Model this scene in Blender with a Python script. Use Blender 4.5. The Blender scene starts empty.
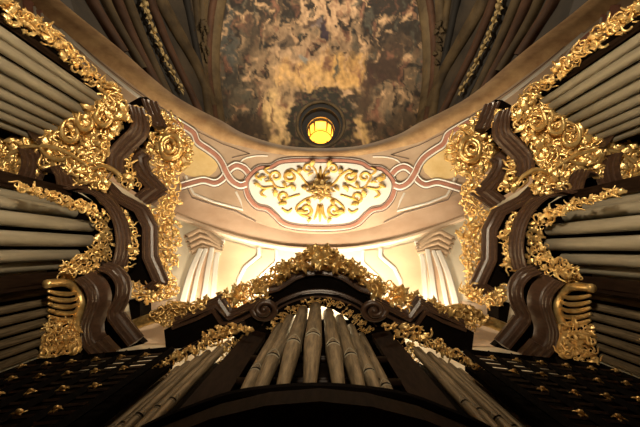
import bpy, bmesh, math, random
from mathutils import Vector, Matrix, noise
from mathutils.bvhtree import BVHTree

C = bpy.context.scene.collection
PI = math.pi
EYE = 1.6                      # eye height above the loft floor
F_PX = 320.0
TILT = math.atan((249 - 213.5) / F_PX)
ROLL = math.radians(0.45)
SIDE = 1.0                     # -1 builds the mirrored half
ct, st = math.cos(TILT), math.sin(TILT)
cr, sr = math.cos(ROLL), math.sin(ROLL)

def ray(px, py):
    dx, dy = px - 320.0, py - 213.5
    x = dx * cr + dy * sr
    y = -dx * sr + dy * cr
    d = Vector((x / F_PX, y / F_PX * ct - st, y / F_PX * st + ct))
    d /= d.z
    d.x *= SIDE
    return d

def P(px, py, Z):              # point at height Z above the eye
    d = ray(px, py) * Z
    return Vector((d.x, d.y, d.z + EYE))

def lin(r, g, b):
    f = lambda c: (c / 255) / 12.92 if c / 255 <= .04045 else ((c / 255 + .055) / 1.055) ** 2.4
    return (f(r), f(g), f(b))

# ------------------------------------------------------------------ materials
def mat(name, col, rough=.5, metal=0., var=.25, scale=6., bump=0., bscale=30., col2=None, coat=0., emit=None, estr=0., spec=.5, stretch=None):
    m = bpy.data.materials.new(name); m.use_nodes = True
    nt = m.node_tree; b = nt.nodes['Principled BSDF']
    b.inputs['Roughness'].default_value = rough
    b.inputs['Metallic'].default_value = metal
    b.inputs['Specular IOR Level'].default_value = spec
    b.inputs['Coat Weight'].default_value = coat
    b.inputs['Coat Roughness'].default_value = .2
    tc = nt.nodes.new('ShaderNodeNewGeometry')
    src = tc.outputs['Position']
    if stretch:
        mp = nt.nodes.new('ShaderNodeMapping'); mp.inputs['Scale'].default_value = stretch
        nt.links.new(src, mp.inputs['Vector']); src = mp.outputs['Vector']
    n = nt.nodes.new('ShaderNodeTexNoise'); n.inputs['Scale'].default_value = scale
    n.inputs['Detail'].default_value = 6; n.inputs['Roughness'].default_value = .62
    nt.links.new(src, n.inputs['Vector'])
    r = nt.nodes.new('ShaderNodeValToRGB')
    c2 = col2 or tuple(c * (1 - var) for c in col)
    r.color_ramp.elements[0].position = .33; r.color_ramp.elements[0].color = (*c2, 1)
    r.color_ramp.elements[1].position = .64; r.color_ramp.elements[1].color = (*col, 1)
    nt.links.new(n.outputs['Fac'], r.inputs['Fac'])
    nt.links.new(r.outputs['Color'], b.inputs['Base Color'])
    if bump:
        n2 = nt.nodes.new('ShaderNodeTexNoise'); n2.inputs['Scale'].default_value = bscale; n2.inputs['Detail'].default_value = 4
        nt.links.new(src, n2.inputs['Vector'])
        bp = nt.nodes.new('ShaderNodeBump'); bp.inputs['Strength'].default_value = bump; bp.inputs['Distance'].default_value = .02
        nt.links.new(n2.outputs['Fac'], bp.inputs['Height']); nt.links.new(bp.outputs['Normal'], b.inputs['Normal'])
    if emit:
        b.inputs['Emission Color'].default_value = (*emit, 1); b.inputs['Emission Strength'].default_value = estr
    return m

M = {}
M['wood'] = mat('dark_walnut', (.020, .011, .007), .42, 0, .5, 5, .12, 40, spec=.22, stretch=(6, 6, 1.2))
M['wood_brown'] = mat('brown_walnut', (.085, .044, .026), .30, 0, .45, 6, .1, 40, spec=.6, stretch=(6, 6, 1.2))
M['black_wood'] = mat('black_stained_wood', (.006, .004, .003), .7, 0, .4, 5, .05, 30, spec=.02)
M['panel'] = mat('dull_walnut_panel', (.026, .014, .008), .7, 0, .5, 5, .08, 40, spec=.04, stretch=(6, 6, 1.2))
M['gilt_paint'] = mat('gilded_stucco_paint', (.74, .48, .13), .45, .25, .3, 9, .1, 40, col2=(.58, .33, .07))
M['gold'] = mat('gilding', (1., .74, .33), .30, .72, .5, 12, .3, 50, col2=(.74, .44, .13))
M['gold_dark'] = mat('aged_gilding', (.86, .60, .23), .32, .65, .5, 12, .3, 50, col2=(.36, .20, .06))
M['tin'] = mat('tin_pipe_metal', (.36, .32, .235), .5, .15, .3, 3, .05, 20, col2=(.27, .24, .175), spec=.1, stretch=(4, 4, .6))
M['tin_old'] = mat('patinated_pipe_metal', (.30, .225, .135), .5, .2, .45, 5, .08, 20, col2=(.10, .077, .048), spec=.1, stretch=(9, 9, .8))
M['ochre'] = mat('ochre_stucco', (.52, .33, .155), .7, 0, .35, 1.8, .4, 6, col2=(.30, .165, .075))
M['stone'] = mat('painted_plaster', (.53, .38, .255), .8, 0, .25, 1.2, .12, 8, col2=(.42, .285, .18))
M['pinkplaster'] = mat('pink_plaster', (.62, .43, .29), .8, 0, .25, 1.3, .1, 8, col2=(.50, .32, .20))
M['rose'] = mat('rose_marble_paint', (.50, .235, .16), .65, 0, .35, 3, .05, 10, col2=(.38, .16, .105))
M['white'] = mat('white_stucco', (.80, .75, .66), .75, 0, .08, 2)
M['pale'] = mat('pale_line_stucco', (.68, .62, .53), .75, 0, .12, 2)
M['line'] = mat('dark_outline_paint', (.17, .12, .09), .8, 0, .2, 3)
M['cream'] = mat('cream_wall_paint', (.80, .70, .52), .8, 0, .08, 1.0)
M['yellow'] = mat('yellow_field_paint', (.78, .58, .28), .8, 0, .2, 2.2, col2=(.68, .46, .18))
M['pale_yellow'] = mat('pale_yellow_wall_field', (.80, .645, .40), .8, 0, .15, 1.6)
M['peach'] = mat('peach_plaster', (.74, .55, .38), .8, 0, .15, 1.5)
M['tan'] = mat('tan_cornice_plaster', (.50, .35, .22), .8, 0, .25, 2)
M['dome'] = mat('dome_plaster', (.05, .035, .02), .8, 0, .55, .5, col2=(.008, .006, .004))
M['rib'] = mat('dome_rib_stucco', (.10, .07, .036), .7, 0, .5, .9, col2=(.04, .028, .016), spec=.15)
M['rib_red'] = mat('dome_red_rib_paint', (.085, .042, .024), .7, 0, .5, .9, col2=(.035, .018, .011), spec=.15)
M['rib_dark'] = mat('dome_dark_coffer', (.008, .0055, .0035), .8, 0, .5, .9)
M['rib_gold'] = mat('dull_gilded_stucco', (.46, .34, .15), .6, .2, .4, 2)
M['lantern'] = mat('yellow_lantern_plaster', (.85, .55, .10), .7, 0, .2, 1)
M['glow'] = mat('lit_lantern_window', (.9, .6, .1), .6, 0, .1, 1, emit=(1., .60, .07), estr=.9)
M['floor'] = mat('loft_floorboards', (.16, .09, .05), .5, 0, .4, 4, stretch=(1, 8, 1))

# ------------------------------------------------------------------ mesh builder
class MB:
    def __init__(s): s.v = []; s.f = []
    def add(s, vs, fs):
        o = len(s.v); s.v += [tuple(v) for v in vs]; s.f += [tuple(i + o for i in f) for f in fs]
    def tube(s, pts, rad, n=6, flat=1., nrm=None, cap=True):
        k = len(pts)
        if not hasattr(rad, '__len__'): rad = [rad] * k
        ring = []
        up0 = nrm
        for i, p in enumerate(pts):
            t = (pts[min(i + 1, k - 1)] - pts[max(i - 1, 0)])
            t = t.normalized() if t.length > 1e-9 else Vector((0, 0, 1))
            a = up0 if up0 is not None else (Vector((0, 0, 1)) if abs(t.z) < .9 else Vector((1, 0, 0)))
            b = t.cross(a)
            if b.length < 1e-5: b = t.cross(Vector((.3, .5, .8)))
            b.normalize(); a = b.cross(t).normalized()
            for j in range(n):
                q = 2 * PI * j / n
                ring.append(p + (b * math.cos(q) + a * (math.sin(q) * flat)) * rad[i])
        fs = []
        for i in range(k - 1):
            for j in range(n):
                j2 = (j + 1) % n
                fs.append((i * n + j, i * n + j2, (i + 1) * n + j2, (i + 1) * n + j))
        if cap:
            fs.append(tuple(range(n))[::-1]); fs.append(tuple((k - 1) * n + j for j in range(n)))
        s.add(ring, fs)
    def prism(s, poly, z0, z1):            # plan polygon (Vectors) extruded between two world heights
        n = len(poly)
        vs = [(p.x, p.y, z0) for p in poly] + [(p.x, p.y, z1) for p in poly]
        fs = [tuple(range(n)), tuple(range(n, 2 * n))] + [(i, (i + 1) % n, n + (i + 1) % n, n + i) for i in range(n)]
        s.add(vs, fs)
    def lathe(s, base, prof, n=16):        # prof: (radius, z) around a vertical axis through base
        vs = []
        for r, z in prof:
            for j in range(n):
                q = 2 * PI * j / n
                vs.append((base.x + r * math.cos(q), base.y + r * math.sin(q), base.z + z))
        fs = []
        for i in range(len(prof) - 1):
            for j in range(n):
                j2 = (j + 1) % n
                fs.append((i * n + j, i * n + j2, (i + 1) * n + j2, (i + 1) * n + j))
        fs.append(tuple(range(n))); fs.append(tuple((len(prof) - 1) * n + j for j in range(n)))
        s.add(vs, fs)
    def sphere(s, c, r, n=8, m=5, sq=(1, 1, 1)):
        vs = []; fs = []
        for i in range(m + 1):
            a = PI * i / m
            for j in range(n):
                q = 2 * PI * j / n
                vs.append((c.x + r * sq[0] * math.sin(a) * math.cos(q), c.y + r * sq[1] * math.sin(a) * math.sin(q), c.z + r * sq[2] * math.cos(a)))
        for i in range(m):
            for j in range(n):
                fs.append((i * n + j, i * n + (j + 1) % n, (i + 1) * n + (j + 1) % n, (i + 1) * n + j))
        s.add(vs, fs)

def link_mesh(name, mb, m, parent=None, smooth=True, angle=None):
    me = bpy.data.meshes.new(name)
    me.from_pydata(mb.v, [], mb.f); me.validate()
    bm = bmesh.new(); bm.from_mesh(me)
    bmesh.ops.recalc_face_normals(bm, faces=bm.faces)
    if angle:
        for e in bm.edges:
            if len(e.link_faces) == 2 and e.calc_face_angle(0) > math.radians(angle): e.smooth = False
    for f in bm.faces: f.smooth = smooth
    bm.to_mesh(me); bm.free()
    me.materials.append(m)
    o = bpy.data.objects.new(name, me); C.objects.link(o)
    if parent is not None:
        o.parent = parent
        if parent.type == 'EMPTY':
            o.matrix_parent_inverse = Matrix.Translation(-parent.location)
        elif parent.get('shifted'):
            o.matrix_parent_inverse = Matrix.Translation(-parent.location)
    return o

def to_base(o):                            # origin to the middle of the underside
    vs = o.data.vertices
    c = Vector(((min(v.co.x for v in vs) + max(v.co.x for v in vs)) / 2,
                (min(v.co.y for v in vs) + max(v.co.y for v in vs)) / 2, min(v.co.z for v in vs)))
    o.data.transform(Matrix.Translation(-c)); o.location = c
    o['shifted'] = 1
    return o

def empty(name, loc, label, cat, group=None):
    o = bpy.data.objects.new(name, None); C.objects.link(o)
    o.location = loc; o.empty_display_size = .2
    return tag(o, label, cat, group)

def tag(o, label, cat, group=None):
    o['label'] = label; o['category'] = cat
    if group: o['group'] = group
    return o

def struct(o):
    o['kind'] = 'structure'; return o

# ------------------------------------------------------------------ curves and sweeps
def smooth_path(pts, k=5):                 # Catmull-Rom through 2-tuples / Vectors
    pts = [Vector(p) for p in pts]; out = []
    n = len(pts)
    for i in range(n - 1):
        p0, p1, p2, p3 = pts[max(i - 1, 0)], pts[i], pts[i + 1], pts[min(i + 2, n - 1)]
        for j in range(k):
            t = j / k
            out.append(.5 * ((2 * p1) + (p2 - p0) * t + (2 * p0 - 5 * p1 + 4 * p2 - p3) * t * t + (3 * p1 - p0 - 3 * p2 + p3) * t ** 3))
    out.append(pts[-1]); return out

CROWN = [(0, 0), (.04, 0), (.045, .06), (.085, .07), (.10, .13), (.14, .15), (.145, .21), (.18, .22), (.18, .28), (.0, .28)]
SMALLCROWN = [(a * .62, b * .7) for a, b in CROWN]
FACIA = [(0, 0), (.03, .0), (.035, .07), (.06, .08), (.06, .15), (.09, .16), (.095, .24), (.13, .25), (.14, .34), (0, .34)]
SCURVE = [(0, 0), (.02, 0), (.025, .035), (.04, .04), (.042, .075), (.055, .08), (.058, .115), (.075, .125), (.105, .18), (.125, .23), (.135, .29), (.10, .34), (0, .34)]

def sweep(mb, pts, prof, toward=None, scale=1.):
    """pts: world points (plan path at profile bottom); profile grows towards the middle of the loft."""
    n = len(pts)
    segs = []
    for i in range(n - 1):
        d = (pts[i + 1] - pts[i]); d.z = 0
        d = d.normalized() if d.length > 1e-6 else (segs[-1] if segs else Vector((1, 0, 0)))
        segs.append(d)
    L = [Vector((-d.y, d.x, 0)) for d in segs]
    tgt = toward or Vector((0, 0, 0))
    sgn = sum(l.dot(tgt - (pts[i] + pts[i + 1]) / 2) for i, l in enumerate(L))
    sg = 1 if sgn >= 0 else -1
    vs = []
    for i in range(n):
        a = L[max(i - 1, 0)]; b = L[min(i, n - 2)]
        m = (a + b)
        m = m.normalized() if m.length > 1e-4 else a
        c = max(m.dot(a), .45)
        nn = m * (sg / c)
        for o, dz in prof:
            vs.append((pts[i].x + nn.x * o * scale, pts[i].y + nn.y * o * scale, pts[i].z + dz * scale))
    k = len(prof); fs = []
    for i in range(n - 1):
        for j in range(k):
            j2 = (j + 1) % k
            fs.append((i * k + j, i * k + j2, (i + 1) * k + j2, (i + 1) * k + j))
    fs.append(tuple(range(k))); fs.append(tuple((n - 1) * k + j for j in range(k)))
    mb.add(vs, fs)

def molding(name, path, Z, prof, m, parent, sm=True, scale=1., toward=None):
    pts2 = smooth_path(path, 5) if sm else [Vector(p) for p in path]
    pts = [P(p[0], p[1], Z) for p in pts2]
    mb = MB(); sweep(mb, pts, prof, toward, scale)
    return link_mesh(name, mb, m, parent, True, 28)

def board(name, poly, Z, th, m, parent):   # horizontal board whose underside is at Z
    mb = MB(); mb.prism([P(x, y, Z) for x, y in poly], Z + EYE, Z + th + EYE)
    return link_mesh(name, mb, m, parent, False)

# ------------------------------------------------------------------ carved ornament
def inpoly(x, y, poly):
    c = False; n = len(poly)
    for i in range(n):
        x1, y1 = poly[i]; x2, y2 = poly[i - 1]
        if (y1 > y) != (y2 > y) and x < (x2 - x1) * (y - y1) / (y2 - y1) + x1: c = not c
    return c

def scatter(poly, d, rng, lim=4000):
    xs = [p[0] for p in poly]; ys = [p[1] for p in poly]
    out = []; miss = 0
    while miss < 260 and len(out) < lim:
        x = rng.uniform(min(xs), max(xs)); y = rng.uniform(min(ys), max(ys))
        if not inpoly(x, y, poly) or any((x - a) ** 2 + (y - b) ** 2 < d * d for a, b in out): miss += 1; continue
        out.append((x, y)); miss = 0
    return out

def scroll(mb, c, e1, e2, nrm, a, rng, turns=1.15, w=.26, tail=1.):
    pts = []; rad = []; sg = rng.choice((-1, 1)); a0 = rng.uniform(0, 2 * PI); N = 15
    for i in range(N):
        t = i / (N - 1)
        if t < .3:
            q = a0; k = (.3 - t) / .3 * tail
            base = Vector((math.cos(q), math.sin(q))) * a + Vector((math.sin(q), -math.cos(q))) * sg * a * k * 1.1
            base += Vector((math.cos(q), math.sin(q))) * (a * k * k * .45)
        else:
            u = (t - .3) / .7; q = a0 + sg * u * 2 * PI * turns
            r = a * (1 - .72 * u)
            base = Vector((math.cos(q), math.sin(q))) * r
        h = a * (.25 + .42 * math.sin(PI * min(1, t * 1.1)))
        pts.append(c + e1 * base.x + e2 * base.y + nrm * h)
        rad.append(a * w * (.35 + .95 * math.sin(PI * min(.93, .12 + t * .8))))
    mb.tube(pts, rad, 6, .8, nrm)

def leaf(mb, c, e1, e2, nrm, L, rng, ang=None):
    q = rng.uniform(0, 2 * PI) if ang is None else ang
    d = e1 * math.cos(q) + e2 * math.sin(q); s = e1 * -math.sin(q) + e2 * math.cos(q)
    bend = rng.uniform(-.7, .7); curl = rng.uniform(.3, .9); W = L * rng.uniform(.24, .36)
    K = 9; vs = []
    for i in range(K):
        t = i / (K - 1)
        w = W * (math.sin(PI * (t * .88 + .1)) ** .8) * (1 + .35 * math.cos(t * 19))
        ctr = c + d * (L * (t - .4)) + s * (bend * L * t * t * .6) + nrm * (L * (.16 + curl * .45 * math.sin(t * 2.6)))
        rid = W * .4
        vs += [ctr - s * w, ctr - s * w * .5 + nrm * rid * .9, ctr + nrm * rid * .35, ctr + s * w * .5 + nrm * rid * .9, ctr + s * w]
        vs += [ctr - nrm * .3 * W]
    fs = []
    for i in range(K - 1):
        for j in range(6):
            j2 = (j + 1) % 6
            fs.append((i * 6 + j, i * 6 + j2, (i + 1) * 6 + j2, (i + 1) * 6 + j))
    fs.append((0, 1, 2, 3, 4, 5)); fs.append(tuple((K - 1) * 6 + j for j in range(6)))
    mb.add(vs, fs)

def frame_at(p, tilt=.55):
    h = Vector((-p.x, -p.y, 0)).normalized()
    nrm = (h * (1 - tilt) + Vector((0, 0, -tilt))).normalized()
    e1 = nrm.cross(Vector((0, 0, 1))).normalized(); e2 = nrm.cross(e1).normalized()
    return e1, e2, nrm

def zvert(px, py, Z0):                     # height of a vertical face that reaches Z0 at that spot
    r0 = math.hypot(px - 320, py - 249)
    return lambda x, y: Z0 * r0 / max(20, math.hypot(x - 320, y - 249))

def carving(poly, Z, seed, parent, name='carving', size=4.6, d=5.0, m=None, tilt=.55, leaves=.45, depth=.05, stems=True):
    size *= .86; d *= .82
    rng = random.Random(seed); mb = MB()
    zf = Z if callable(Z) else (lambda x, y: Z)
    for x, y in scatter(poly, d, rng):
        z = zf(x, y); p = P(x, y, z); e1, e2, n = frame_at(p, tilt)
        sc = z * math.sqrt(1 + (p.x ** 2 + p.y ** 2) / z / z) / F_PX
        p = p + n * rng.uniform(-depth, depth)
        a = size * sc * rng.uniform(.7, 1.25)
        if rng.random() < leaves: leaf(mb, p, e1, e2, n, a * 2.1, rng)
        else: scroll(mb, p, e1, e2, n, a * .92, rng, rng.uniform(.8, 1.3), rng.uniform(.17, .25))
    return link_mesh(name, mb, m or M['gold'], parent)

def tube_px(mb, path, Z, r, n=6, k=5, taper=True, depth=0.):
    pp = smooth_path(path, k); N = len(pp)
    zf = Z if callable(Z) else (lambda x, y: Z)
    pts = []; rad = []
    for i, q in enumerate(pp):
        p = P(q[0], q[1], zf(q[0], q[1]))
        p += frame_at(p)[2] * depth
        t = i / (N - 1); pts.append(p)
        rad.append(r * (.35 + .65 * math.sin(PI * (.08 + .84 * t))) if taper else r)
    mb.tube(pts, rad, n)

# ------------------------------------------------------------------ the vault
# each line of the vault: half its plan at one height, from the axis outwards
LINES = {
 'A0': (9.0, [(320, 148), (282, 145), (245, 134), (222, 121), (200, 110), (177, 97), (155, 80), (120, 49), (80, 17), (62, 2), (46, -12), (30, -26)]),
 'A1': (8.65, [(320, 157), (280, 154.5), (245, 147), (220, 140), (200, 129.5), (177, 116), (155, 102), (120, 75), (85, 48), (53, 22), (32, 4), (10, -15)]),
 'A2': (7.7, [(320, 234), (290, 231.5), (260, 224), (235, 214), (212, 205), (192, 196), (172, 187), (145, 172), (110, 142), (60, 97), (0, 40), (-60, -20)]),
 'B': (7.25, [(320, 248), (290, 246), (257, 239.5), (228, 232), (200, 225), (176, 216), (150, 204), (110, 180), (60, 140), (0, 90), (-60, 40), (-120, -20)]),
 'W': (4.7, [(320, 378), (290, 376), (250, 371), (210, 365), (170, 358), (130, 350), (90, 341), (40, 330), (-20, 310), (-80, 290), (-160, 260), (-260, 220)])}
def line3(k, kk=6):
    Z, pts = LINES[k]
    w = []
    for i, (x, y) in enumerate(pts):
        p = P(x, y, Z)
        if i == 0: p.x = 0
        w.append(p)
    # mirror so that the spline runs smoothly over the axis
    allp = [Vector((-p.x, p.y, p.z)) for p in w[::-1]] + w[1:]
    return smooth_path(allp, kk)
ARC = {k: line3(k) for k in LINES}

def loft(name, arcs, m, sub=1, bulge=0.):
    mb = MB(); n = len(arcs[0]); rows = []
    for k in range(len(arcs) - 1):
        for j in range(sub): rows.append((arcs[k], arcs[k + 1], j / sub))
    rows.append((arcs[-2], arcs[-1], 1.))
    for (a, b, t) in rows:
        for i in range(n):
            p = a[i].lerp(b[i], t); p.z += bulge * math.sin(PI * t); mb.v.append(tuple(p))
    for r in range(len(rows) - 1):
        for i in range(n - 1):
            mb.f.append((r * n + i, r * n + i + 1, (r + 1) * n + i + 1, (r + 1) * n + i))
    return link_mesh(name, mb, m, None, True)

def bvh_of(o):
    return BVHTree.FromPolygons([v.co.copy() for v in o.data.vertices], [tuple(p.vertices) for p in o.data.polygons])

soffit = struct(loft('ceiling', [ARC['A1'], ARC['A2']], M['stone'], 8, .12))
flat_band = struct(loft('trim_1', [ARC['A2'], ARC['B']], M['pinkplaster'], 2))
cove = struct(loft('wall_back', [ARC['B'], ARC['W'], [Vector((p.x, p.y, 0.)) for p in ARC['W']]], M['cream'], 6))
# the rounded ochre ring
rows = []
for j in range(9):
    t = j / 8; row = []
    for a, b in zip(ARC['A1'], ARC['A0']):
        p = a.lerp(b, t); p.z -= .13 * math.sin(PI * t); row.append(p)
    rows.append(row)
for up, out in ((.35, .0), (.45, .4)):
    rows.append([Vector((p.x * (1 + out * .05), p.y + out * (1 if abs(p.x) < 3 else .5), p.z + up)) for p in ARC['A0']])
mb = MB(); n = len(rows[0])
for row in rows: mb.v += [tuple(p) for p in row]
for r in range(len(rows) - 1):
    for i in range(n - 1): mb.f.append((r * n + i, r * n + i + 1, (r + 1) * n + i + 1, (r + 1) * n + i))
ring = struct(link_mesh('trim_2', mb, M['ochre']))
# oval dome above the ring
base = ARC['A0'][6 * 3:-6 * 3 - 0] if False else ARC['A0']
far = [Vector((base[-1].x + sx, y, 0)) for sx, y in ((0, 0),)]
DZ = 9.0 + EYE + .42
ys_ = [p.y for p in base]; front = max(ys_)
DC = -11.4
lim = 8.6
ov = [Vector((p.x, p.y + .35, 0)) for p in base if abs(p.x) < 7.6]
sg_ = 1 if ov[-1].x > 0 else -1
e = abs(ov[-1].x)
ov += [Vector((sg_ * 8.7, -9.6, 0)), Vector((sg_ * 9.2, -12.2, 0)), Vector((sg_ * 8.4, -15.6, 0)), Vector((sg_ * 5.6, -18.6, 0)), Vector((0, -20.0, 0)),
       Vector((-sg_ * 5.6, -18.6, 0)), Vector((-sg_ * 8.4, -15.6, 0)), Vector((-sg_ * 9.2, -12.2, 0)), Vector((-sg_ * 8.7, -9.6, 0))]
oval = smooth_path(ov + [ov[0]], 3)[:-1]
apex_dir = ray(321, 127)
DH = (DC / apex_dir.y) - (DZ - EYE)         # crown stands over the ring's centre
LR = 2.15                                    # lantern opening radius
DR = 8.8; nr = 48; n = len(oval)
phi_end = math.acos(LR / DR)
mb = MB()
for r in range(nr + 1):
    ph = phi_end * r / nr; w_ = math.sin(ph) ** 2
    for p in oval:
        d = Vector((p.x, p.y - DC, 0)); R_ = d.length; d.normalize()
        q = d * ((R_ * (1 - w_) + DR * w_) * math.cos(ph))
        mb.v.append((q.x, DC + q.y, DZ + DH * math.sin(ph)))
for r in range(nr):
    for i in range(n):
        mb.f.append((r * n + i, r * n + (i + 1) % n, (r + 1) * n + (i + 1) % n, (r + 1) * n + i))
dome = struct(link_mesh('ceiling', mb, M['dome']))
DOMETOP = DZ + DH * math.sin(phi_end)
B_dome = bvh_of(dome); B_sof = bvh_of(soffit); B_flat = bvh_of(flat_band); B_cove = bvh_of(cove)
O = Vector((0, 0, EYE))

def hit(px, py, bvhs, off=0.):
    d = ray(px, py).normalized()
    best = None
    for b in bvhs:
        h = b.ray_cast(O, d)
        if h[0] is not None and (best is None or h[3] < best[3]): best = h
    if best is None: return None, None
    n = best[1]
    if n.dot(d) > 0: n = -n
    return best[0] + n * off, n

def patch(name, poly, bvhs, m, parent, off=.02, step=4.):
    """flat painted / stucco field lying on a vault surface, with its edge turned back to the wall"""
    bm = bmesh.new()
    vs = [bm.verts.new((x, y, 0)) for x, y in poly]
    bm.faces.new(vs)
    xs = [p[0] for p in poly]; ys = [p[1] for p in poly]
    x = math.floor(min(xs) / step) * step + .37
    while x < max(xs):
        bmesh.ops.bisect_plane(bm, geom=bm.verts[:] + bm.edges[:] + bm.faces[:], plane_co=(x, 0, 0), plane_no=(1, 0, 0)); x += step
    y = math.floor(min(ys) / step) * step + .53
    while y < max(ys):
        bmesh.ops.bisect_plane(bm, geom=bm.verts[:] + bm.edges[:] + bm.faces[:], plane_co=(0, y, 0), plane_no=(0, 1, 0)); y += step
    ok = True
    for v in bm.verts:
        p, n = hit(v.co.x, v.co.y, bvhs, off)
        if p is None: ok = False; continue
        v.co = p
    edges = [e for e in bm.edges if e.is_boundary]
    ex = bmesh.ops.extrude_edge_only(bm, edges=edges)
    for g in ex['geom']:
        if isinstance(g, bmesh.types.BMVert):
            g.co += (g.co - O).normalized() * (off * 1.6)
    me = bpy.data.meshes.new(name); bm.to_mesh(me); bm.free()
    me.materials.append(m)
    o = bpy.data.objects.new(name, me); C.objects.link(o); o.parent = parent
    return o

def ribbon_mb(mb, path, w, bvhs, off=.02, closed=False, k=5, sm=True, raise_=0.):
    pp = smooth_path(path, k) if sm else [Vector(p) for p in path]
    if closed: pp = smooth_path(list(path) + [path[0]], k) if sm else pp + [pp[0]]
    pts = []; ns = []
    for q in pp:
        p, n = hit(q[0], q[1], bvhs, off)
        if p is None: continue
        pts.append(p); ns.append(n)
    N = len(pts)
    if N < 2: return
    o = len(mb.v)
    for i in range(N):
        t = pts[min(i + 1, N - 1)] - pts[max(i - 1, 0)]
        if closed and (i == 0 or i == N - 1): t = pts[1] - pts[N - 2]
        s = t.cross(ns[i]).normalized()
        hw = w / 2
        for a, h in ((-hw, -off), (-hw, 0), (-hw * .55, raise_), (hw * .55, raise_), (hw, 0), (hw, -off)):
            mb.v.append(tuple(pts[i] + s * a + ns[i] * h))
    for i in range(N - 1):
        for j in range(5):
            mb.f.append((o + i * 6 + j, o + i * 6 + j + 1, o + (i + 1) * 6 + j + 1, o + (i + 1) * 6 + j))

def mirrored(fn):
    global SIDE
    for SIDE in (1., -1.): fn()
    SIDE = 1.

def mpath(left):                            # half outline, centre to left and back: closed over the axis
    return left

# ------------------------------------------------------------------ medallion and strapwork on the soffit
SOF = [B_sof, B_flat]
half = [(320, 157.5), (305, 157), (290, 157.5), (278, 159.5), (270, 164), (258, 165), (249, 172), (243.5, 180), (242.5, 189), (246, 200), (255, 210), (266, 213), (273, 219), (281, 226.5), (295, 231), (320, 232.5)]
def full(h):
    # right half is the mirror in the rolled frame
    def mir(p):
        dx, dy = p[0] - 320, p[1] - 213.5
        x = dx * cr + dy * sr; y = -dx * sr + dy * cr
        x = -x
        return (320 + x * cr - y * sr, 213.5 + x * sr + y * cr)
    r = [mir(p) for p in h]
    return h + r[::-1][1:-1]
med = full(half)
cx, cy = 320, 195
def shrink(poly, k):                        # inset by k px towards the middle
    out = []
    n = len(poly)
    for i in range(n):
        a = Vector(poly[i - 1]); b = Vector(poly[(i + 1) % n]); t = (b - a).normalized()
        nn = Vector((-t.y, t.x)); p = Vector(poly[i])
        if nn.dot(Vector((cx, cy)) - p) < 0: nn = -nn
        out.append(tuple(p + nn * k))
    return out
def dense(poly, k=4):
    return [tuple(v) for v in smooth_path(list(poly) + [poly[0]], k)[:-1]]
patch('medallion_border', dense(shrink(med, .3)), SOF, M['white'], soffit, .015)
mb = MB(); ribbon_mb(mb, shrink(med, 3.6), .105, SOF, .035, True); link_mesh('medallion_band', mb, M['rose'], soffit)
patch('medallion_field', dense(shrink(med, 6.5)), SOF, M['white'], soffit, .05)
mb = MB()
ribbon_mb(mb, shrink(med, 6.4), .016, SOF, .056, True); ribbon_mb(mb, shrink(med, .4), .016, SOF, .03, True)
link_mesh('outline', mb, M['line'], soffit)

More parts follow.
